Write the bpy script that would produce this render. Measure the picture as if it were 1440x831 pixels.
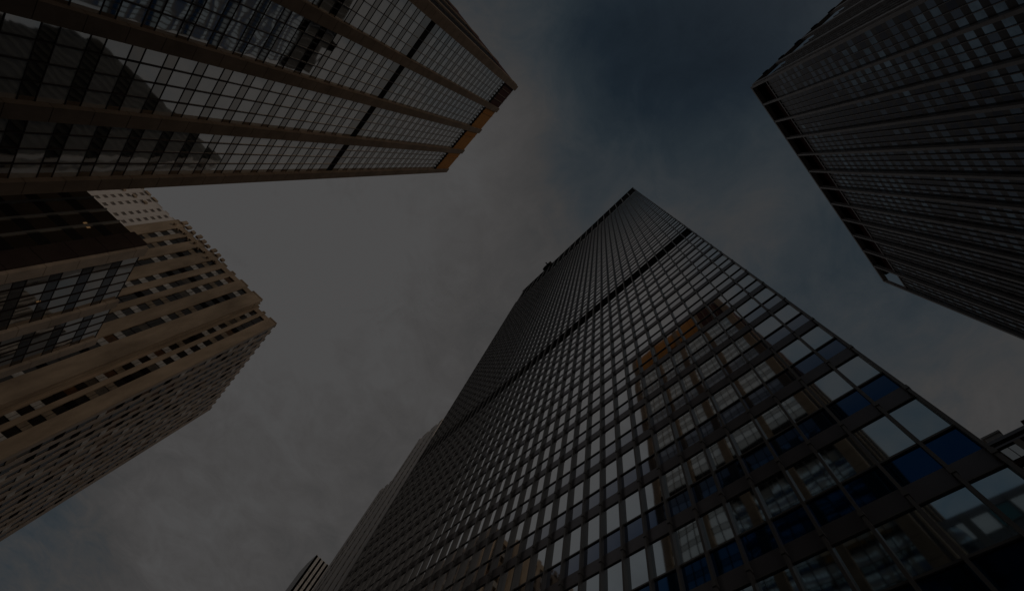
import bpy, math, random
from mathutils import Vector, Matrix, noise as mnoise
random.seed(7)
C = bpy.context.scene
for o in list(bpy.data.objects): bpy.data.objects.remove(o)
COL = C.collection

# ------------------------------------------------------------------ camera
FPX, ZX, ZY, ANG = 587.73, 844.77, 231.43, -0.80245
CX, CY, EYE = 720.0, 415.5, 1.6
Zc = Vector((ZX-CX, -(ZY-CY), -FPX)).normalized()
e_ = (Vector((1,0,0)) - Zc*Zc[0]).normalized(); g_ = Zc.cross(e_)
Xc = e_*math.cos(ANG) + g_*math.sin(ANG)
if Xc[0] < 0: Xc = -Xc
Yc = Zc.cross(Xc)
ROT = Matrix((Xc, Yc, Zc))
cd = bpy.data.cameras.new("camera"); cam = bpy.data.objects.new("camera", cd); COL.objects.link(cam)
cam.matrix_world = Matrix.Translation((0,0,EYE)) @ ROT.to_4x4()
cd.sensor_width = 36; cd.lens = FPX/1440*36; cd.clip_start = .1; cd.clip_end = 6000
C.camera = cam

# ------------------------------------------------------------------ light
SUN_DIR = Vector((.52, .37, .77)).normalized()
elev = math.asin(SUN_DIR.z); azim = math.atan2(SUN_DIR.x, SUN_DIR.y)
w = bpy.data.worlds.new("World"); C.world = w; w.use_nodes = True
nt = w.node_tree; nt.nodes.clear(); N = nt.nodes; L = nt.links
def node(t, **k):
    n = N.new(t)
    for a, b in k.items(): setattr(n, a, b)
    return n
def mth(op, a, b=None, c=None):
    n = N.new('ShaderNodeMath'); n.operation = op
    for i, v in enumerate((a, b, c)):
        if v is None: continue
        if isinstance(v, (int, float)): n.inputs[i].default_value = v
        else: L.new(v, n.inputs[i])
    return n.outputs[0]
out = node('ShaderNodeOutputWorld')
sky = node('ShaderNodeTexSky', sky_type='NISHITA', sun_disc=False, sun_elevation=elev, sun_rotation=azim)
bgs = node('ShaderNodeBackground'); bgs.inputs[1].default_value = .10; L.new(sky.outputs[0], bgs.inputs[0])
tc = node('ShaderNodeTexCoord'); sep = node('ShaderNodeSeparateXYZ'); L.new(tc.outputs['Generated'], sep.inputs[0])
zz = mth('MAXIMUM', sep.outputs[2], .18)
U = mth('DIVIDE', sep.outputs[0], zz); V = mth('DIVIDE', sep.outputs[1], zz)
cmb = node('ShaderNodeCombineXYZ'); L.new(U, cmb.inputs[0]); L.new(V, cmb.inputs[1])
def noise(scale, detail, rough, dist=0, off=0):
    m = node('ShaderNodeMapping'); L.new(cmb.outputs[0], m.inputs[0]); m.inputs['Location'].default_value = (off, off*.7, off*1.3)
    n = node('ShaderNodeTexNoise'); L.new(m.outputs[0], n.inputs[0])
    n.inputs['Scale'].default_value = scale; n.inputs['Detail'].default_value = detail
    n.inputs['Roughness'].default_value = rough; n.inputs['Distortion'].default_value = dist
    return n.outputs[0]
# broad cloud banks laid on the cloud plane (u, v, spread, amount)
T = None
for (u, v, s, a) in [(-0.83, -0.67, 0.5, 0.346), (-0.52, -0.36, 0.28, 0.102), (-0.75, -0.32, 0.3, 0.011), (-0.68, 0.03, 0.3, 0.018), (-2.52, -0.5, 0.35, -0.288), (-2.41, -0.16, 0.45, 0.357), (-1.54, -0.17, 0.4, 0.079), (-1.12, -0.15, 0.35, -0.011), (0.08, -0.29, 0.1, 0.03), (0.17, -0.17, 0.1, -0.294), (0.14, 0.08, 0.12, -0.179), (0.3, -0.02, 0.14, -0.211), (0.18, 0.23, 0.14, 0.212), (0.24, 0.39, 0.2, -0.149), (0.26, 0.73, 0.3, -0.293), (0.24, 0.95, 0.35, 0.272), (-0.11, -0.27, 0.12, 0.061), (-0.06, -0.13, 0.09, 0.035), (0.07, -0.39, 0.15, -0.101), (0.41, 0.05, 0.2, -0.284), (-1.37, 0.21, 0.45, 0.032), (-0.43, -0.07, 0.18, -0.067), (-0.33, -0.2, 0.15, 0.066), (0.1, -1.0, 0.5, -0.05), (-0.5, 0.5, 0.5, 0.113), (-1.5, 0.9, 0.6, 0.054), (-0.05, 0.0, 0.08, -0.132)]:
    du = mth('SUBTRACT', U, u); dv = mth('SUBTRACT', V, v)
    q = mth('ADD', mth('MULTIPLY', du, du), mth('MULTIPLY', dv, dv))
    gexp = mth('MULTIPLY', mth('EXPONENT', mth('MULTIPLY', q, -1/(2*s*s))), a)
    T = gexp if T is None else mth('ADD', T, gexp)
T = mth('ADD', T, .62)
T = mth('ADD', T, mth('MULTIPLY', mth('SUBTRACT', noise(2.2, 8, .6, .5, 3.1), .5), .30))
T = mth('ADD', T, mth('MULTIPLY', mth('SUBTRACT', noise(5.2, 10, .64, 1.0, 5.7), .5), .38))
T = mth('ADD', T, mth('MULTIPLY', mth('SUBTRACT', noise(11, 8, .65, .8, 8.3), .5), .16))
ramp = node('ShaderNodeValToRGB'); L.new(T, ramp.inputs[0])
def lin(r, g, b, k=1/.0685): 
    f = lambda c: (c/255/12.92 if c/255 <= .04045 else ((c/255+.055)/1.055)**2.4)*k
    return (f(r), f(g), f(b), 1)
cr = ramp.color_ramp
pts = [(.0,(19,27,35)),(.2,(26,35,43)),(.4,(38,46,52)),(.55,(49,54,58)),(.70,(61.5,61,61)),(.83,(68.5,67.3,67)),(.95,(74,73.4,73.4))]
cr.elements[0].position, cr.elements[0].color = pts[0][0], lin(*pts[0][1])
cr.elements[1].position, cr.elements[1].color = pts[-1][0], lin(*pts[-1][1])
for p, c_ in pts[1:-1]:
    el = cr.elements.new(p); el.color = lin(*c_)
bgc = node('ShaderNodeBackground'); bgc.inputs[1].default_value = 1.0; L.new(ramp.outputs[0], bgc.inputs[0])
mx = node('ShaderNodeMixShader'); mx.inputs[0].default_value = .975
L.new(bgs.outputs[0], mx.inputs[1]); L.new(bgc.outputs[0], mx.inputs[2])
# added warm glow low on the unseen +X horizon, lights faces turned that way
ax = mth('SUBTRACT', 1.0, mth('ADD', mth('MULTIPLY', sep.outputs[0], .945), mth('ADD', mth('MULTIPLY', sep.outputs[1], -.10), mth('MULTIPLY', sep.outputs[2], .31))))
glow = node('ShaderNodeBackground'); glow.inputs[0].default_value = (1, .88, .76, 1); L.new(mth('MULTIPLY', mth('EXPONENT', mth('MULTIPLY', ax, -12)), 5.0), glow.inputs[1])
ad = node('ShaderNodeAddShader'); L.new(mx.outputs[0], ad.inputs[0]); L.new(glow.outputs[0], ad.inputs[1]); L.new(ad.outputs[0], out.inputs[0])
sl = bpy.data.lights.new("sun", 'SUN'); sl.energy = 3.0; sl.angle = math.radians(10); sl.color = (1, .80, .60)
so = bpy.data.objects.new("sun", sl); COL.objects.link(so); so.rotation_euler = (-SUN_DIR).to_track_quat('-Z', 'Y').to_euler()
C.view_settings.view_transform = 'Standard'; C.view_settings.look = 'None'
C.view_settings.gamma = 1; C.view_settings.exposure = -3.87
C.render.engine = 'CYCLES'; C.cycles.max_bounces = 8; C.cycles.glossy_bounces = 6; C.cycles.diffuse_bounces = 3; C.cycles.sample_clamp_indirect = 1.2

# ------------------------------------------------------------------ materials
def mat(name, col, rough=.7, metal=0., ior=1.5, bump=0., bscale=1., var=0., vscale=.3, stretch=(1,1,1), spec=None, detail=1.5):
    m = bpy.data.materials.new(name); m.use_nodes = True; n = m.node_tree.nodes; l = m.node_tree.links
    b = n['Principled BSDF']; b.inputs['Base Color'].default_value = (*col, 1); b.inputs['Roughness'].default_value = rough
    b.inputs['Metallic'].default_value = metal; b.inputs['IOR'].default_value = ior
    if spec is not None: b.inputs['Specular IOR Level'].default_value = spec
    geo = n.new('ShaderNodeNewGeometry'); mp = n.new('ShaderNodeMapping'); l.new(geo.outputs['Position'], mp.inputs[0]); mp.inputs['Scale'].default_value = stretch
    if var:
        tn = n.new('ShaderNodeTexNoise'); l.new(mp.outputs[0], tn.inputs[0]); tn.inputs['Scale'].default_value = vscale
        tn.inputs['Detail'].default_value = 8; tn.inputs['Roughness'].default_value = .65
        r = n.new('ShaderNodeMapRange'); l.new(tn.outputs[0], r.inputs[0]); r.inputs[1].default_value = .3; r.inputs[2].default_value = .7
        r.inputs[3].default_value = 1-var; r.inputs[4].default_value = 1+var
        mul = n.new('ShaderNodeMix'); mul.data_type = 'RGBA'; mul.blend_type = 'MULTIPLY'; mul.inputs[0].default_value = 1
        mul.inputs[6].default_value = (*col, 1); cc = n.new('ShaderNodeCombineColor')
        for i in range(3): l.new(r.outputs[0], cc.inputs[i])
        l.new(cc.outputs[0], mul.inputs[7]); l.new(mul.outputs[2], b.inputs['Base Color'])
    if bump:
        tb = n.new('ShaderNodeTexNoise'); l.new(mp.outputs[0], tb.inputs[0]); tb.inputs['Scale'].default_value = bscale; tb.inputs['Detail'].default_value = detail
        bp = n.new('ShaderNodeBump'); bp.inputs['Strength'].default_value = 1; bp.inputs['Distance'].default_value = bump
        l.new(tb.outputs[0], bp.inputs['Height']); l.new(bp.outputs[0], b.inputs['Normal'])
    return m
def tinted_mirror(name, col, lo, hi):      # blue body-tinted reflective glass: tinted reflection face on, neutral towards grazing angles
    m = mat(name, col, .03, 1, bump=.006, bscale=.4, detail=0); n = m.node_tree.nodes; l = m.node_tree.links
    lw = n.new('ShaderNodeLayerWeight'); lw.inputs[0].default_value = .5
    pw = n.new('ShaderNodeMapRange'); pw.interpolation_type = 'SMOOTHSTEP'; l.new(lw.outputs['Facing'], pw.inputs[0]); pw.inputs[1].default_value = lo; pw.inputs[2].default_value = hi
    mx_ = n.new('ShaderNodeMix'); mx_.data_type = 'RGBA'; l.new(pw.outputs[0], mx_.inputs[0])
    mx_.inputs[6].default_value = (*col, 1); mx_.inputs[7].default_value = (.95,.95,.95,1)
    l.new(mx_.outputs[2], n['Principled BSDF'].inputs['Base Color']); return m
M = dict(
 bvis = tinted_mirror('coated_window_glass', (.54,.70,.80), .22, .66),
 bspa = tinted_mirror('blue_spandrel_glass', (.014,.075,.20), .33, .72),
 bband = mat('dark_brown_metal_band', (.17,.16,.17), .3, .6, var=.15),
 bmul = mat('bronze_grey_mullion', (.165,.155,.15), .35, .4, var=.1),
 louv = mat('black_louvre', (.008,.006,.006), .9, spec=.05),
 pale = mat('pale_metal_trim', (.22,.22,.22), .5, .2),
 avis = mat('pillowed_window_glass', (.86,.85,.82), .03, .72, bump=.014, bscale=.33, stretch=(1,1,1.5), detail=0),
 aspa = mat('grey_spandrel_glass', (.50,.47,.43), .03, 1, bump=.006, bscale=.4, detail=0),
 aframe = mat('dark_red_brown_frame', (.035,.02,.016), .4, .3),
 apier = mat('tan_stone_pier', (.21,.155,.115), .85, spec=.15, var=.25, vscale=.25),
 orange = mat('orange_roof_panel', (.44,.19,.045), .7, bump=.05, bscale=1.5, spec=.1, var=.15, vscale=.6),
 brown = mat('dark_brown_roof_panel', (.06,.02,.018), .8, spec=.1),
 core = mat('dark_core', (.015,.015,.016), .5),
 darkglass = mat('dark_glass_wall', (.02,.022,.026), .05, 0, 1.8, bump=.004, bscale=.5),
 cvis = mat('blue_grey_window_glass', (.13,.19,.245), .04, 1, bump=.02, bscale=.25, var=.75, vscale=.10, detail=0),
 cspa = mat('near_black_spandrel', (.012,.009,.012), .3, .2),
 cpier = mat('grey_brown_metal_pier', (.27,.25,.245), .5, .15, var=.2),
 stone = mat('tan_limestone', (.44,.34,.25), .9, spec=.15, var=.36, vscale=.16, stretch=(1,1,.35), bump=.02, bscale=2.),
 stone2 = mat('grey_tan_limestone', (.42,.355,.31), .85, var=.22, vscale=.15, stretch=(1,1,.35)),
 whites = mat('pale_stone', (.60,.545,.51), .85, var=.10, vscale=.1),
 blind = mat('white_blind_spandrel', (.52,.505,.49), .6, var=.35, vscale=.55),
 tanspa = mat('tan_metal_spandrel', (.26,.20,.14), .6, var=.35, vscale=.5),
 dwin = mat('dark_stone_tower_window', (.02,.016,.014), .2, 0, 1.4, bump=.01, bscale=.6, var=.5, vscale=.4),
 asphalt = mat('asphalt', (.05,.05,.052), .9, var=.25, vscale=1.2),
 paving = mat('concrete_paving', (.22,.21,.2), .9, var=.2, vscale=.8),
 ground = mat('city_ground', (.10,.10,.095), .95, var=.3, vscale=.05),
 paint = mat('white_road_paint', (.75,.75,.72), .7, var=.15, vscale=3),
 kerb = mat('granite_kerb', (.30,.29,.28), .85, var=.2, vscale=2),
 ribbon = mat('grey_ribbon_panel', (.05,.052,.052), .95, spec=.05, var=.2, vscale=.3),
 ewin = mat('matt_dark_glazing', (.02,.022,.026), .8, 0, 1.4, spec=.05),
 dwin_shade = mat('half_drawn_shade_window', (.10,.085,.07), .4, 0, 1.4, var=.5, vscale=1.2),
 dwin_warm = mat('brown_curtain_window', (.10,.045,.015), .5, 0, 1.4, var=.5, vscale=1.),  # lit rooms: their warm light is put into the base colour
 estone = mat('pale_grey_tan_stone', (.70,.64,.60), .9, var=.15, vscale=.15, stretch=(1,1,.3)),
 fpier = mat('light_tan_stone_pier', (.52,.42,.34), .85, spec=.15, var=.22, vscale=.25),  # same pier stone, lightened: light on the street front put into the colour
 cvis_dim = mat('dim_purple_black_window', (.035,.04,.055), .06, 1, bump=.02, bscale=.25, detail=0),
 cvis_mid = mat('slate_window', (.09,.12,.16), .05, 1, bump=.02, bscale=.25, detail=0),
 fdark = mat('soot_brown_stone_pier', (.07,.05,.045), .85, spec=.1, var=.2, vscale=.3),  # same pier stone, darkened: shade on the +X side put into the colour
 gwin = mat('soft_brown_window', (.16,.13,.11), .4, 0, 1.4, var=.5, vscale=.5),
 teal = mat('teal_glass', (.02,.18,.22), .08, 0, 1.6),
 beige = mat('cream_blind_window', (.8,.74,.68), .4, 0, 1.5),
 greywall = mat('smooth_grey_concrete', (.62,.59,.57), .85, var=.12, vscale=.1),
)
def lamp_mat(name, col, s):
    m = bpy.data.materials.new(name); m.use_nodes = True; b = m.node_tree.nodes['Principled BSDF']
    b.inputs['Base Color'].default_value = (.2,.2,.2,1); b.inputs['Emission Color'].default_value = (*col,1); b.inputs['Emission Strength'].default_value = s
    return m
M['lamp'] = lamp_mat('warm_ceiling_lamp', (1,.55,.22), 1.1)

# ------------------------------------------------------------------ helpers
def proj(x, y, z):
    c = ROT.transposed() @ Vector((x, y, z-EYE))
    if c.z > -.01: return None
    return (CX+FPX*c.x/-c.z, CY-FPX*c.y/-c.z)
def inpoly(p, poly):
    x, y = p; r = False; j = len(poly)-1
    for i in range(len(poly)):
        xi, yi = poly[i]; xj, yj = poly[j]
        if (yi > y) != (yj > y) and x < (xj-xi)*(y-yi)/(yj-yi)+xi: r = not r
        j = i
    return r
class Frame:            # a facade plane: origin, direction along it, outward normal
    def __init__(s, ox, oy, ux, uy, nx, ny):
        s.o = Vector((ox, oy)); s.u = Vector((ux, uy)).normalized(); s.n = Vector((nx, ny)).normalized()
    def P(s, u, d, z):
        p = s.o + s.u*u + s.n*d; return (p.x, p.y, z+EYE)
class MB:
    def __init__(s): s.v = []; s.f = []; s.m = []
    def corners(s, pts, mi=0):
        k = len(s.v); s.v += pts
        s.f += [(k,k+1,k+2,k+3),(k+4,k+7,k+6,k+5),(k,k+4,k+5,k+1),(k+1,k+5,k+6,k+2),(k+2,k+6,k+7,k+3),(k+3,k+7,k+4,k)]
        s.m += [mi]*6
    def box(s, fr, u0, u1, d0, d1, z0, z1, mi=0):
        P = fr.P
        s.corners([P(u0,d0,z0),P(u1,d0,z0),P(u1,d1,z0),P(u0,d1,z0),P(u0,d0,z1),P(u1,d0,z1),P(u1,d1,z1),P(u0,d1,z1)], mi)
    def pane(s, fr, u0, u1, d, z0, z1, tilt, mi=0):
        a, b = (random.gauss(0, tilt)*(u1-u0)/2 for _ in '12'); c = random.gauss(0, tilt)*(z1-z0)/2
        P = fr.P; t = .06
        s.corners([P(u0,d-t,z0),P(u1,d-t,z0),P(u1,d+a-c,z0),P(u0,d-a-c,z0),P(u0,d-t,z1),P(u1,d-t,z1),P(u1,d+a+c,z1),P(u0,d-a+c,z1)], mi)
    def prism(s, poly, z0, z1, mi=0):
        k = len(s.v); n = len(poly)
        s.v += [(x,y,z0+EYE) for x,y in poly] + [(x,y,z1+EYE) for x,y in poly]
        s.f += [tuple(range(k+n-1, k-1, -1)), tuple(range(k+n, k+2*n))] + [(k+i, k+(i+1)%n, k+n+(i+1)%n, k+n+i) for i in range(n)]
        s.m += [mi]*(n+2)
    def mesh(s, name, mats):
        me = bpy.data.meshes.new(name); me.from_pydata(s.v, [], s.f)
        if not isinstance(mats, (list, tuple)): mats = [mats]
        for q in mats: me.materials.append(q)
        if len(mats) > 1: me.polygons.foreach_set('material_index', s.m)
        import bmesh
        bm = bmesh.new(); bm.from_mesh(me); bmesh.ops.recalc_face_normals(bm, faces=bm.faces); bm.to_mesh(me); bm.free()
        return me
    def build(s, name, mats, parent=None):
        if not s.v: return None
        o = bpy.data.objects.new(name, s.mesh(name, mats)); COL.objects.link(o)
        if parent:
            o.parent = parent
            if parent.type == 'EMPTY': o.matrix_parent_inverse = Matrix.Translation(-parent.location)
        return o
def thing(name, x, y, label, cat):
    o = bpy.data.objects.new(name, None); COL.objects.link(o); o.location = (x, y, 0); o.empty_display_size = 5
    o['label'] = label; o['category'] = cat
    return o
def part(name, m, T, fr, u0, u1, d0, d1, z0, z1):
    b = MB(); b.box(fr, u0, u1, d0, d1, z0, z1); return b.build(name, m, T)
REG = {}; HIDE = {}
def cell(T, name, fr, u0, u1, d, z0, z1, m, tilt=.002):
    REG.setdefault((T.name, name), []).append((T, fr, u0, u1, d, z0, z1, m, tilt))
def flush():
    for (tn, name), L_ in REG.items():
        def score(q):
            T, fr, u0, u1, d, z0, z1, m, t = q
            c4 = [proj(*fr.P(u, d, z)) for u, z in ((u0,z0),(u1,z0),(u1,z1),(u0,z1))]
            if None in c4: return 0
            mx_ = sum(c[0] for c in c4)/4; my_ = sum(c[1] for c in c4)/4
            if not (-5 < mx_ < 1445 and -5 < my_ < 836): return 0
            o = fr.P(u0, d, z0)
            if (Vector(o[:2])).dot(fr.n) > 0: return 0
            for poly in HIDE.get(tn, []):
                if inpoly((mx_, my_), poly): return 0
            return abs(sum(c4[i][0]*c4[(i+1)%4][1]-c4[(i+1)%4][0]*c4[i][1] for i in range(4)))/2
        S = sorted(L_, key=score, reverse=True)
        for T, fr, u0, u1, d, z0, z1, m, t in S[:100]:
            b = MB(); b.pane(fr, u0, u1, d, z0, z1, t); b.build(name, m, T)
        rest = S[100:]
        if rest:
            ms = []; b = MB()
            for T, fr, u0, u1, d, z0, z1, m, t in rest:
                if m not in ms: ms.append(m)
                b.pane(fr, u0, u1, d, z0, z1, t, ms.index(m))
            o = b.build(name, ms, T); o['kind'] = 'stuff'

def copies(src, T, vecs):
    for v in vecs:
        c = src.copy(); COL.objects.link(c); c.location = src.location + Vector(v)

# ------------------------------------------------------------------ setting
def sheet(name, x0, x1, y0, y1, z0, z1, m):
    b = MB(); b.prism([(x0,y0),(x1,y0),(x1,y1),(x0,y1)], z0-EYE, z1-EYE); o = b.build(name, m); o['kind'] = 'structure'; return o
sheet('ground', -3000, 3000, -3000, 3000, -1.0, -.02, M['ground'])
sheet('road', -600, 600, -40, 7, -.016, -.004, M['asphalt'])
sheet('side_road', 9, 45, 7.5, 400, -.015, -.005, M['asphalt'])
sheet('pavement', -600, 8, 7.3, 120, -.01, .13, M['paving'])
sheet('pavement', -600, 600, -48.5, -40.3, -.01, .13, M['paving'])
sheet('kerb', -600, 8, 7, 7.3, -.01, .135, M['kerb'])
sheet('kerb', -600, 600, -40.3, -40, -.01, .135, M['kerb'])
b = MB()
for k in range(-40, 41):
    for yy in (-8.5, -24.5):
        b.prism([(k*9,yy),(k*9+3,yy),(k*9+3,yy+.15),(k*9,yy+.15)], -EYE, .004-EYE)
o = b.build('road_marking', M['paint']); o['kind'] = 'structure'

ZB = -EYE + .0     # ground level in eye-relative heights
# ------------------------------------------------------------------ B: glass tower in the middle
B = thing('glass_tower', -27.7, 35, 'tall dark mullioned glass tower with blue spandrels and one black louvre band, centre', 'skyscraper')
x0, x1, yb, yb2, HB = -58.1, 2.55, 15.0, 58.0, 171.0
fb = Frame(x1, yb, -1, 0, 0, -1); WB = x1-x0
m_ = MB(); m_.prism([(x0+.1,yb+.15),(x1-.1,yb+.15),(x1-.1,yb2-.1),(x0+.1,yb2-.1)], ZB, HB-1); m_.build('wall', M['darkglass'], B)
muls = [0.0] + [1.22+1.485*k for k in range(0, 41)]
muls = [u for u in muls if u < WB-.5] + [WB]
floors = [17.2+3.92*k for k in range(-4, 35)]
def ring(T, name, m, xa, xb, ya, yb_, d, z0, z1):
    b = MB(); b.prism([(xa-d,ya-d),(xb+d,ya-d),(xb+d,yb_+d),(xa-d,yb_+d)], z0, z1); return b.build(name, m, T)
for k, z in enumerate(floors):
    if k == 15: continue
    ring(B, 'floor_band', M['bband'], x0, x1, yb, yb2, .03, z, z+.75)
    part('transom', M['bmul'], B, fb, 0, WB, -.02, .07, z+1.90, z+1.98)
    part('transom', M['bmul'], B, fb, 0, WB, -.02, .07, z-.06, z-.002)
    for a, c_ in zip(muls[:-1], muls[1:]):
        cell(B, 'spandrel_panel', fb, a, c_, 0, z+.75, z+1.9, M['bspa'], .0012)
        if k != 14: cell(B, 'window', fb, a, c_, 0, z+2.0, z+3.86, M['bvis'], .0012)
zl = floors[15]
for a, c_ in zip(muls[:-1], muls[1:]):
    cell(B, 'window', fb, a, c_, 0, floors[14]+2.0, floors[14]+3.0, M['bvis'], .0012)
    cell(B, 'window', fb, a, c_, 0, zl+3.0, zl+3.86, M['bvis'], .0012)
part('louvre_band', M['louv'], B, fb, 0, WB, -.1, -.01, zl-.9, zl+3.0)
ring(B, 'floor_band', M['pale'], x0, x1, yb, yb2, .05, floors[-1]+3.95, floors[-1]+4.7)
zt = floors[-1]+4.7
RL = ring(B, 'roof_louvre', M['louv'], x0, x1, yb, yb2, .02, zt, HB-.8)
ring(B, 'roof', M['louv'], x0, x1, yb, yb2, .25, HB-.8, HB)
bb = MB()
bb.box(fb, -.06, .06, .0, .26, ZB, zt)
for z in floors: bb.box(fb, -.085, .085, -.01, .29, z+.22, z+.42)
src = bb.build('mullion', M['bmul'], B)
copies(src, B, [(-u, 0, 0) for u in muls[1:]])
for u in muls[::2]:
    part('roof_divider', M['bmul'], RL, fb, u-.14, u+.14, .0, .22, zt+.1, HB-.9)

# small rig standing on its roof
rg = thing('rooftop_crane', -43.5, 16.5, 'small black maintenance rig perched on the roof edge of the central glass tower', 'roof crane')
b = MB(); fr = Frame(-45.4, 14.0, 1, 0, 0, -1)
b.box(fr, 0, 3.9, -3.8, .0, HB+.3, HB+4.6); b.box(fr, .5, 3.0, -3.0, -.4, HB+4.6, HB+6.2); b.build('housing', M['louv'], rg)
for u in (.2, 3.2):
    part('wheel_frame', M['bmul'], rg, fr, u, u+.5, -3.2, -1.1, HB, HB+.3)
part('jib', M['bmul'], rg, fr, 1.7, 2.2, -.4, .9, HB+4.6, HB+5.0)

# ------------------------------------------------------------------ piered glass towers (A and its low wing)
def seg_pier(T, m, fr, u0, u1, d0, d1, z0, z1, step=4.1, name='pier'):
    b = MB(); z = z0
    while z < z1-.1:
        zt_ = min(z+step, z1); b.box(fr, u0, u1, d0, d1, z+.035, zt_-.035)
        b.box(fr, u0+.05, u1-.05, d0, d1-.06, max(z-.035, z0), z+.035); z = zt_
    return b.build(name, m, T)
A = thing('piered_tower', -26.6, -70, 'tall tower at upper left with tan stone piers, mirrored windows and orange roof panels', 'skyscraper')
ya = -48.0; HA = 190.0
fa = Frame(-2.6, ya, -1, 0, 0, 1)
pA = [(0,2.15),(11.6,13.6),(23.0,25.05),(34.7,36.75),(45.9,47.95)]
m_ = MB(); m_.prism([(-2.75,ya-.12),(1.6,-100),(-50.4,-100),(-50.4,ya-.12)][::-1], ZB, HA-2.2); m_.build('wall', M['core'], A)
for a, c_ in pA: seg_pier(A, M['apier'], fa, a, c_, -.1, .75, ZB, HA)
Zw = [(38.2+4.22*k, 2.7) for k in range(-9, 14)] + [(104.0+4.15*k, 2.45) for k in range(0, 17)]
Zw = [q for q in Zw if q[0] > ZB]
def glazing(T, fr, bays, n, Zw, zbot, ztop, mv, ms, mulm, dm, tv, ts, trans=True, u_all=None, skip=None, mw=.12):
    lo, hi = u_all
    prev = zbot
    for (z, h) in Zw:
        for (a, c_) in bays:
            nn = n if isinstance(n, int) else n[bays.index((a, c_))]
            for i in range(nn):
                ua, ub = a+(c_-a)*i/nn, a+(c_-a)*(i+1)/nn
                if prev < z-.1:
                    if not (skip and prev < skip[0] < z): cell(T, 'spandrel_panel', fr, ua, ub, 0, prev, z, ms, ts)
                    else:
                        cell(T, 'spandrel_panel', fr, ua, ub, 0, prev, skip[0], ms, ts); cell(T, 'spandrel_panel', fr, ua, ub, 0, skip[1], z, ms, ts)
                wm = mv
                if isinstance(mv, tuple):        # patchy reflections put into the pane tint: clusters of dimmer and brighter panes
                    q = mnoise.noise(Vector((ua*.05, z*.035, 3.7))) + .45*mnoise.noise(Vector((ua*.35, z*.21, 9.1))) + .25*random.uniform(-1, 1) + .004*(ua-50) - .003*(z-90)
                    wm = mv[0] if q > .06 else (mv[1] if q > -.34 else mv[2])
                cell(T, 'window', fr, ua, ub, 0, z, z+h, wm, tv)
        if trans:
            part('transom', mulm, T, fr, lo, hi, -.02, .06, z-.045, z+.045); part('transom', mulm, T, fr, lo, hi, -.02, .06, z+h-.045, z+h+.045)
        prev = z+h
    if prev < ztop:
        for (a, c_) in bays:
            nn = n if isinstance(n, int) else n[bays.index((a, c_))]
            for i in range(nn): cell(T, 'spandrel_panel', fr, a+(c_-a)*i/nn, a+(c_-a)*(i+1)/nn, 0, prev, ztop, ms, ts)
    for (a, c_) in bays:
        nn = n if isinstance(n, int) else n[bays.index((a, c_))]
        for i in range(1, nn):
            u = a+(c_-a)*i/nn; part('mullion', mulm, T, fr, u-mw/2, u+mw/2, -.02, dm, zbot, ztop)
baysA = [(pA[i][1], pA[i+1][0]) for i in range(4)]
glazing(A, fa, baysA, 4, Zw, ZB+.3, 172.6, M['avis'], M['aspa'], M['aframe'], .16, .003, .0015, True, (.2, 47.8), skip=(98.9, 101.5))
part('louvre_band', M['louv'], A, fa, .2, 47.8, -.1, -.02, 98.9, 101.5)
part('louvre_band', M['louv'], A, fa, .2, 47.8, -.1, -.01, 172.6, 174.2)
RP = part('roof_panel', M['brown'], A, fa, 2.15, 11.6, -.1, .1, 174.2, HA-.4)
for i in range(1, 4): 
    RP = part('roof_panel', M['orange'], A, fa, baysA[i][0], baysA[i][1], -.1, .25, 174.2, HA-.4)
    part('panel_rib', M['orange'], RP, fa, baysA[i][0]+2.2, baysA[i][0]+2.5, .25, .5, 174.2, HA-.6)
for j in range(3): part('panel_rib', M['apier'], RP, fa, 4.3+2.35*j, 4.5+2.35*j, .1, .3, 174.2, HA-.4)
for i in range(4):
    for j in range(7):
        u = baysA[i][0]+.7+j*1.32; part('roof_bracket', M['louv'], A, fa, u, u+.45, .0, .55, 172.3, 173.6)
# thin side wall
fs = Frame(-2.75, ya, 4.35, -52, 52, 4.35); LS = math.hypot(4.35, 52)
seg_pier(A, M['apier'], fs, -.0, 1.6, -.2, .35, ZB, HA)
for j in range(1, 5): seg_pier(A, M['apier'], fs, j*12.7-.9, j*12.7+.9, -.1, .35, ZB, HA)
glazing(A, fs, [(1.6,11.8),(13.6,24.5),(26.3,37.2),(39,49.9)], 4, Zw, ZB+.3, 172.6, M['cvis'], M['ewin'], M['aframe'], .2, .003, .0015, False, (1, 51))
part('roof_panel', M['brown'], A, fs, 1.6, 51, -.1, .15, 172.6, HA-.4)
b = MB(); b.prism([(-2.9,ya-.3),(1.4,-99.8),(-50.2,-99.8),(-50.2,ya-.3)][::-1], HA-1.2, HA-.2); b.build('roof', M['core'], A)
fw = Frame(-50.4, ya, 0, -1, -1, 0)
part('side_wall', M['apier'], A, fw, .2, 51.5, 0, .12, ZB, HA-.4)

F = thing('low_wing_block', -82, -65, 'lower dark glass block with tan piers in front of the stone tower at left', 'office block')
ff = Frame(-66, ya, -1, 0, 0, 1); HF = 60.8
pF = [(0,2.2),(15.0,17.2),(27.3,29.3)]
m_ = MB(); m_.prism([(-66.1,ya-.12),(-66.1,-100),(-95.2,-100),(-95.2,ya-.12)][::-1], ZB, HF-.5); m_.build('wall', M['core'], F)
for a, c_ in pF: seg_pier(F, M['fpier'], ff, a, c_, -.1, .6, ZB, HF, 4.3)
ZwF = [(HF-3.1-4.4*k, 2.85) for k in range(14, -1, -1)]; ZwF = [q for q in ZwF if q[0] > ZB]
glazing(F, ff, [(2.2,15.0),(17.2,27.3)], [5,4], ZwF, ZB+.3, HF-.26, M['aspa'], M['darkglass'], M['aframe'], .14, .006, .0015, True, (.2,29.2))
fg = Frame(-66, ya, 0, -1, 1, 0)
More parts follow.
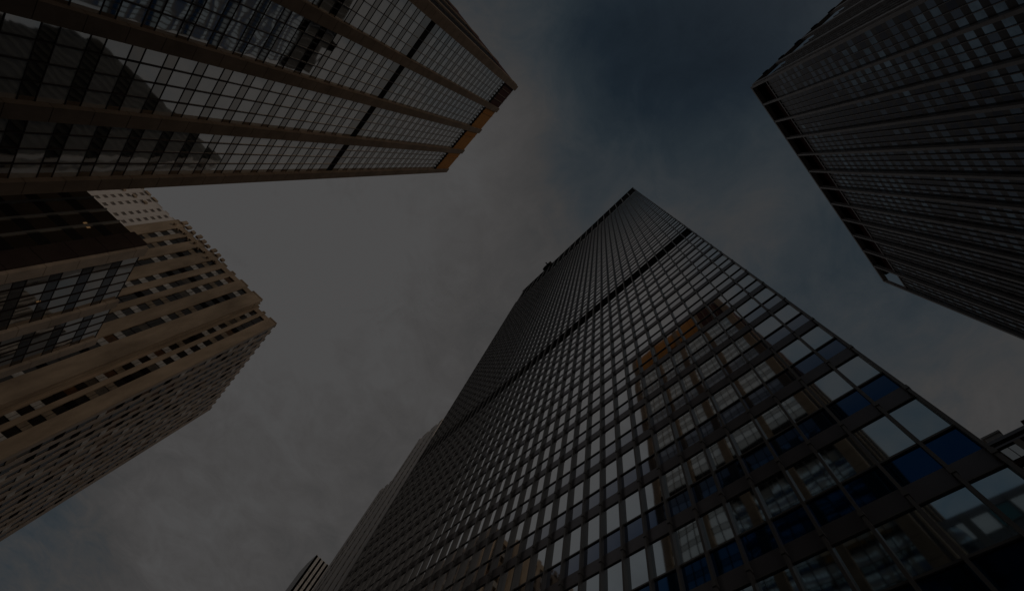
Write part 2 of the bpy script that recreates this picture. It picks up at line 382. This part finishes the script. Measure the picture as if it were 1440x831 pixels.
seg_pier(F, M['fdark'], fg, 0, 3.1, -.1, .45, ZB, HF, 4.3)
seg_pier(F, M['apier'], fg, 18.2, 20.2, -.1, .45, ZB, HF, 4.3)
glazing(F, fg, [(3.1,18.2),(20.2,35.3)], 5, ZwF, ZB+.3, HF-.26, M['aspa'], M['darkglass'], M['pale'], .3, .004, .0015, False, (3,36), mw=.22)
b = MB(); b.prism([(-66.3,ya-.3),(-66.3,-99),(-95,-99),(-95,ya-.3)][::-1], HF-.5, HF-.05); b.build('roof', M['core'], F)
for u, z in ((6.5, 55.3), (5.5, 55.1)):
    part('ceiling_lamp', M['lamp'], F, fg, u, u+.3, .02, .05, z, z+.5)
part('ceiling_lamp', M['lamp'], F, ff, 9.3, 9.6, .02, .05, 47.0, 47.5)

# ------------------------------------------------------------------ stone facades with recessed window strips
def strips(T, fr, S, u0, u1, z0, z1, pitch, wh, stone, spas, win='dwin', dep=.7, twin=.004, cap=1.2, over=0., sname='spandrel_panel'):
    prev = u0
    for (a, c_) in S:
        if a-prev > .05:
            b = MB(); b.box(fr, prev, a, -dep, 0, z0, z1)
            if over: b.box(fr, prev+.1, a-.1, -dep+.1, .12, z1, z1+over)
            b.build('stone_pier', stone, T)
        z = z0+.2
        while z+pitch < z1-cap+.01:
            if spas:
                sm = random.choice(spas); g3 = (c_-a)
                cell(T, sname, fr, a, a+g3*.47, -dep+.28, z, z+pitch-wh, sm, .002)
                cell(T, sname, fr, a+g3*.53, c_, -dep+.28, z, z+pitch-wh, sm, .002)
            wm = M[win]
            if win == 'dwin' and random.random() < .22: wm = M[random.choice(('dwin_shade', 'dwin_warm', 'dwin_shade'))]
            um = (a+c_)/2
            cell(T, 'window', fr, a+.06, um-.04, -dep+.12, z+pitch-wh+.08, z+pitch-.08, wm, twin)
            cell(T, 'window', fr, um+.04, c_-.06, -dep+.12, z+pitch-wh+.08, z+pitch-.08, wm, twin)
            z += pitch
        prev = c_
        part('cornice_panel', stone, T, fr, a, c_, -dep+.05, -.12, z+.01, z1-.4)
    if u1-prev > .05:
        b = MB(); b.box(fr, prev, u1, -dep, 0, z0, z1)
        if over: b.box(fr, prev+.1, u1-.1, -dep+.1, .12, z1, z1+over)
        b.build('stone_pier', stone, T)
FPOLY = [(115,262),(205,346),(130,481),(-400,575),(-400,262)]
D = thing('stone_tower', -165, -78, 'tan limestone tower with vertical dark window strips and notched roofline at lower left', 'skyscraper')
HIDE['stone_tower'] = [FPOLY, [(-10,-10),(1000,-10),(630,245),(380,252),(-10,262)]]
HD = 139.0
m_ = MB(); m_.prism([(-134.7,-48.7),(-134.7,-104),(-199,-104),(-199,-48.7)][::-1], ZB, HD-1.4)
m_.prism([(-130.7,-59.2),(-130.7,-104),(-134.8,-104),(-134.8,-59.2)][::-1], ZB, HD-1.4); m_.build('wall', M['core'], D)
fd1 = Frame(-134, -48, 0, -1, 1, 0)
bs = [M['blind'], M['tanspa'], M['dwin'], M['blind'], M['louv']]
strips(D, fd1, [(3.9,6.2),(7.6,9.7)], 0, 10.4, ZB, HD, 4.75, 2.75, M['stone'], bs, over=.5)
fd2 = Frame(-130, -58.4, 0, -1, 1, 0)
S2 = [(5.3,7.95),(11.9,14.7),(16.75,19.25),(21.6,23.95),(28.4,30.9),(34.6,37.1),(39.1,41.6)]
strips(D, fd2, S2, 0, 45.8, ZB, HD, 4.75, 2.75, M['stone'], bs, over=.5)
fd3 = Frame(-130, -58.4, -1, 0, 0, 1)
strips(D, fd3, [(1.1,2.0),(2.7,3.5)], .705, 3.995, ZB, HD, 4.75, 2.75, M['stone'], bs, over=.4)
fd4 = Frame(-134, -48, -1, 0, 0, 1)
S4 = [(2.3+4.75*k, 2.3+4.75*k+2.7+.3*(k%2)) for k in range(13)]
strips(D, fd4, S4, .705, 65, ZB, HD, 4.75, 2.9, M['stone2'], [M['blind'], M['tanspa'], M['dwin'], M['louv'], M['dwin']], over=.35, cap=.8, dep=.36)
b = MB(); b.prism([(-131,-59),(-131,-103.8),(-198.6,-103.8),(-198.6,-49),(-135,-49),(-135,-59)][::-1], HD-1.4, HD-.6); b.build('roof', M['stone'], D)
b = MB()
for k in range(14):
    yy = -92+k*2.9-0.0
    if yy > -60: break
for k in range(9):      # small stepped roof balconies on the rear half
    yy = 22+k*2.6; b.box(fd2, yy, yy+1.3, -.4, .55, HD+.2, HD+1.5+.5*(k % 3)); b.box(fd2, yy+.3, yy+1.0, -.2, .95, HD-3.2-(k%2), HD-2.4-(k%2))
b.build('roof_ornament', M['stone'], D)

G = thing('pale_stone_tower', -225, -190, 'pale white stone tower with small square windows, rising behind the tan stone tower', 'skyscraper')
HIDE['pale_stone_tower'] = [FPOLY, [(-10,-10),(1000,-10),(630,245),(380,252),(-10,262)]]
HG = 207.0
fgp = Frame(-195, -150, 0, -1, 1, 0)
m_ = MB(); m_.prism([(-195.6,-150.5),(-195.6,-260),(-250,-260),(-250,-150.5)][::-1], ZB, HG-.8); m_.build('wall', M['whites'], G)
Sg = []
u = 3.0
k = 0
while u < 105: Sg.append((u, u+2.4)); u += 5.4 + (2.2 if k % 3 == 2 else 0); k += 1
strips(G, fgp, Sg, 0, 110, ZB, HG, 3.9, 1.9, M['whites'], None, win='gwin', dep=.5, cap=.6, over=.5)
for zf in range(14, 53):       # pale floor bands between the windows
    z = ZB+.2+3.9*zf
    part('floor_band', M['whites'], G, fgp, 0, 110, -.5, -.1, z, z+2.0)
b = MB()
for k in range(16): b.box(fgp, 20+k*5.4, 22+k*5.4, -.4, 1.0, HG-7-(k%3)*2, HG-5.6-(k%3)*2); b.box(fgp, 21+k*5.4, 24.5+k*5.4, -1, .6, HG, HG+1.4)
b.build('roof_ornament', M['stone'], G)

# ------------------------------------------------------------------ C: piered tower at right
Cc = thing('ribbed_tower', 100, 70, 'dark ribbed tower at upper right with grey piers and open black roof bays', 'skyscraper')
HC = 205.0; cx0, cy0 = 63.1, 21.5; th = math.radians(6.17)
fc = Frame(cx0, cy0, -math.sin(th), math.cos(th), -math.cos(th), -math.sin(th))
pitch = 8.51; LC = 12*pitch
fcs = Frame(cx0, cy0, 1, 0, 0, -1)
e1 = fc.P(LC, -.25, 0); e0 = fc.P(.2, -.25, 0)
m_ = MB(); m_.prism([(e0[0],e0[1]+.2),(110,cy0+.3),(110,e1[1]),(e1[0],e1[1]-.1)], ZB, 190.6); m_.build('wall', M['core'], Cc)
e2 = fc.P(0, -2.2, 0); e3 = fc.P(LC-pitch*.45, -2.2, 0)
m_ = MB(); m_.prism([(e2[0],e2[1]+3),(109,cy0+3),(109,e3[1]),(e3[0],e3[1])], 190.6, 203); m_.build('penthouse', M['brown'], Cc)
ZwC = [(ZB+1.2+3.95*k, 2.2) for k in range(0, 48)]
bays = []
for k in range(13):
    u = k*pitch
    seg_pier(Cc, M['cpier'], fc, u-.38, u+.38, -.2, .95, ZB, HC-.05, 12)
    if k < 12: bays.append((u+.38, u+pitch-.38))
glazing(Cc, fc, bays, 4, ZwC, ZB+.3, 190.5, (M['cvis'], M['cvis_mid'], M['cvis_dim']), M['cspa'], M['cpier'], .34, .006, .003, False, (0, LC), mw=.13)
RR = part('roof_rim', M['cpier'], Cc, fc, -.3, LC+.3, -.6, .95, HC-1.0, HC)
part('roof', M['louv'], Cc, fc, .3, LC-pitch*.35, -30, -.61, 203.0, 204.4)
part('roof_sill', M['cpier'], Cc, fc, 0, LC, -.6, .25, 190.6, 191.3)
pS = [0, 10.5, 22, 33.5, 45]
for k, u in enumerate(pS):
    seg_pier(Cc, M['cpier'], fcs, u-.5 if k else 0.05, u+.9, -.2, .9, ZB, HC-.05, 12)
glazing(Cc, fcs, [(pS[i]+.9, pS[i+1]-.5) for i in range(4)], 5, ZwC, ZB+.3, 190.5, (M['cvis'], M['cvis_mid'], M['cvis_dim']), M['cspa'], M['cpier'], .3, .006, .003, False, (0, 46), mw=.13)
part('roof_rim', M['cpier'], Cc, fcs, .7, 47, -.6, .9, HC-1.0, HC-.01)
for k in range(6): part('roof_bracket', M['louv'], RR, fcs, 5+k*7, 6.6+k*7, .9, 1.35, HC-3.0, HC-.6)

# ------------------------------------------------------------------ E: stone building behind the glass tower
Eb = thing('stepped_stone_building', -167, 80, 'brown stone building with stepped roof behind the left edge of the glass tower', 'skyscraper')
BPOLY = [(888,266),(735,411),(604,608),(440,850),(1500,900),(1500,700)]
HIDE['stepped_stone_building'] = [BPOLY]
yE = 42.0
fe = Frame(-130, yE, -1, 0, 0, -1)
m_ = MB(); m_.prism([(-130.7,yE+.35),(-130.7,125),(-167,125),(-167,yE+.35)], ZB, 189)
m_.prism([(-166.9,yE+.35),(-166.9,118),(-191.7,118),(-191.7,yE+.35)], ZB, 208.5); m_.prism([(-191.6,yE+.35),(-191.6,116),(-204,116),(-204,yE+.35)], ZB, 172)
m_.build('wall', M['estone'], Eb)
strips(Eb, fe, [(2.6+4.6*k, 4.6+4.6*k) for k in range(7)], .7, 37, ZB, 190, 4.2, 2.4, M['estone'], [M['tanspa']], dep=.3, over=1.)
strips(Eb, fe, [(40.8,42.9),(49.2,51.2),(57.6,59.4)], 37.01, 62, ZB, 209.5, 4.2, 2.4, M['estone'], [M['tanspa']], dep=.3, over=.8)
strips(Eb, fe, [(63.6,65.6),(68.0,70.0)], 62.01, 74, ZB, 173, 4.2, 2.4, M['estone'], [M['tanspa']], dep=.3, over=.6)
fex = Frame(-130, yE, 0, 1, 1, 0)
for k in range(44):
    z = ZB+.5+4.25*k
    cell(Eb, 'window', fex, .75, 41, .05, z+1.9, z+4.2, M['ewin'], .001); cell(Eb, 'window', fex, 41.2, 82.5, .05, z+1.9, z+4.2, M['ewin'], .001)
    part('floor_band', M['ribbon'], Eb, fex, .72, 83, -.6, .3, z, z+1.9)
part('parapet', M['ribbon'], Eb, fex, .72, 83, -.6, .35, ZB+.5+4.25*44, 190.2)
bt = MB()
for (u, z, h) in ((37.5,209.5,1.5),(46,209.5,2.2),(53.5,209.5,1.2)): bt.box(fe, u, u+4, -5, -.3, z-.2, z+h)
bt.build('roof_block', M['estone'], Eb)

# small tower at the lower edge
Hh = thing('rounded_grey_tower', -272, 60, 'distant grey tower with window grid and blank rounded side at bottom edge of photo', 'skyscraper')
HH = 155.5; xH = -250.3
poly = [(xH-.2,42.2)] + [(xH-42*math.sin(math.radians(a))**1.0*1.0, 42.2+ (1-math.cos(math.radians(a)))*9) for a in range(15, 91, 15)] + [(xH-42,90),(xH-.2,90)]
m_ = MB(); m_.prism(poly[::-1], ZB, HH); m_.build('wall', M['greywall'], Hh)
fh = Frame(xH-.2, 42.2, 0, 1, 1, 0)
strips(Hh, fh, [(1.2+2.6*k, 2.7+2.6*k) for k in range(18)], 0, 52, ZB, HH+.3, 4, 2.8, M['greywall'], [M['greywall']], dep=.18, cap=1.5, win='tanspa')

# ------------------------------------------------------------------ I: low brick block at right edge
I1 = thing('low_apartment_block', 32, 80, 'low dark building with pale windows and roof shed at the right edge', 'apartment block')
HI = 62.0; yI = 66.3; fi = Frame(11, yI, 1, 0, 0, -1)
m_ = MB(); m_.prism([(11,yI+.5),(44,yI+.5),(44,105),(11,105)], ZB, HI-.6); m_.build('wall', M['stone2'], I1)
b = MB(); b.box(fi, -.1, 33.2, -.5, .35, HI-.3, HI+.2); b.box(fi, 0, 33, -.5, .12, HI-1.0, HI-.7); b.build('cornice', M['bband'], I1)
for r in range(17):
    z = HI-1.0-3.3*(r+1)
    for k in range(11):
        cell(I1, 'window', fi, 1.0+2.95*k, 1.9+2.95*k, .03, z+1.0, z+2.9, M['avis'], .004); cell(I1, 'window', fi, 2.0+2.95*k, 2.9+2.95*k, .03, z+1.0, z+2.9, M['avis'], .004)
    part('floor_band', M['brown'], I1, fi, 0, 33, -.5, .1, z+.1, z+.7)
for k in range(12): part('stone_pier', M['stone2'], I1, fi, -.05+2.95*k, .75+2.95*k, -.5, .22, ZB, HI-1.05)
m_ = MB(); m_.prism([(12.2,67.6),(14.2,67.6),(14.2,71),(12.2,71)], HI-.6, HI+2.4); m_.prism([(12.0,67.4),(14.4,67.4),(14.4,71.2),(12.0,71.2)], HI+2.4, HI+2.7)
m_.build('roof_shed', M['greywall'], I1)
m_ = MB(); m_.prism([(17.4,68.4),(44,68.4),(44,100),(17.4,100)], HI-.6, HI+2.5); m_.prism([(17.2,68.2),(44,68.2),(44,100),(17.2,100)], HI+2.5, HI+3.1); m_.build('penthouse', M['brown'], I1)

# ------------------------------------------------------------------ J: low block across the avenue, seen as a reflection
J = thing('low_office_block', 20, -70, 'low office block with cream blinds and teal glazing reflected in the glass tower', 'office block')
fj = Frame(48, ya, -1, 0, 0, 1); HJ = 65.2
m_ = MB(); m_.prism([(48,ya-.3),(48,-90),(2.6,-90),(0,ya-.3)][::-1], ZB, HJ-.3); m_.build('wall', M['core'], J)
z = HJ; k = 0
while z > ZB+5:
    part('floor_band', M['bband'], J, fj, 0, 48.2, -.3, .1, z-1.3, z-.0)
    part('transom', M['bmul'], J, fj, 0, 48.2, -.3, .12, z-4.3, z-4.2)
    for i in range(16):
        u = i*3.0
        mm = M['avis'] if (k % 3 != 1 and random.random() < .75) else (M['teal'] if random.random() < .5 else M['darkglass'])
        if k > 3 and random.random() < .6: mm = M['darkglass']
        cell(J, 'window', fj, u+.1, u+2.9, 0, z-4.2, z-1.3, mm, .002)
        cell(J, 'spandrel_panel', fj, u+.1, u+2.9, 0, z-5.6, z-4.3, M['darkglass'], .002)
    z -= 5.6; k += 1
for i in range(17): part('mullion', M['bmul'], J, fj, i*3.0-.1 if i%3 else i*3.0-.6, i*3.0+.1 if i%3 else i*3.0+.6, -.1, .2, ZB, HJ-.05)

flush()
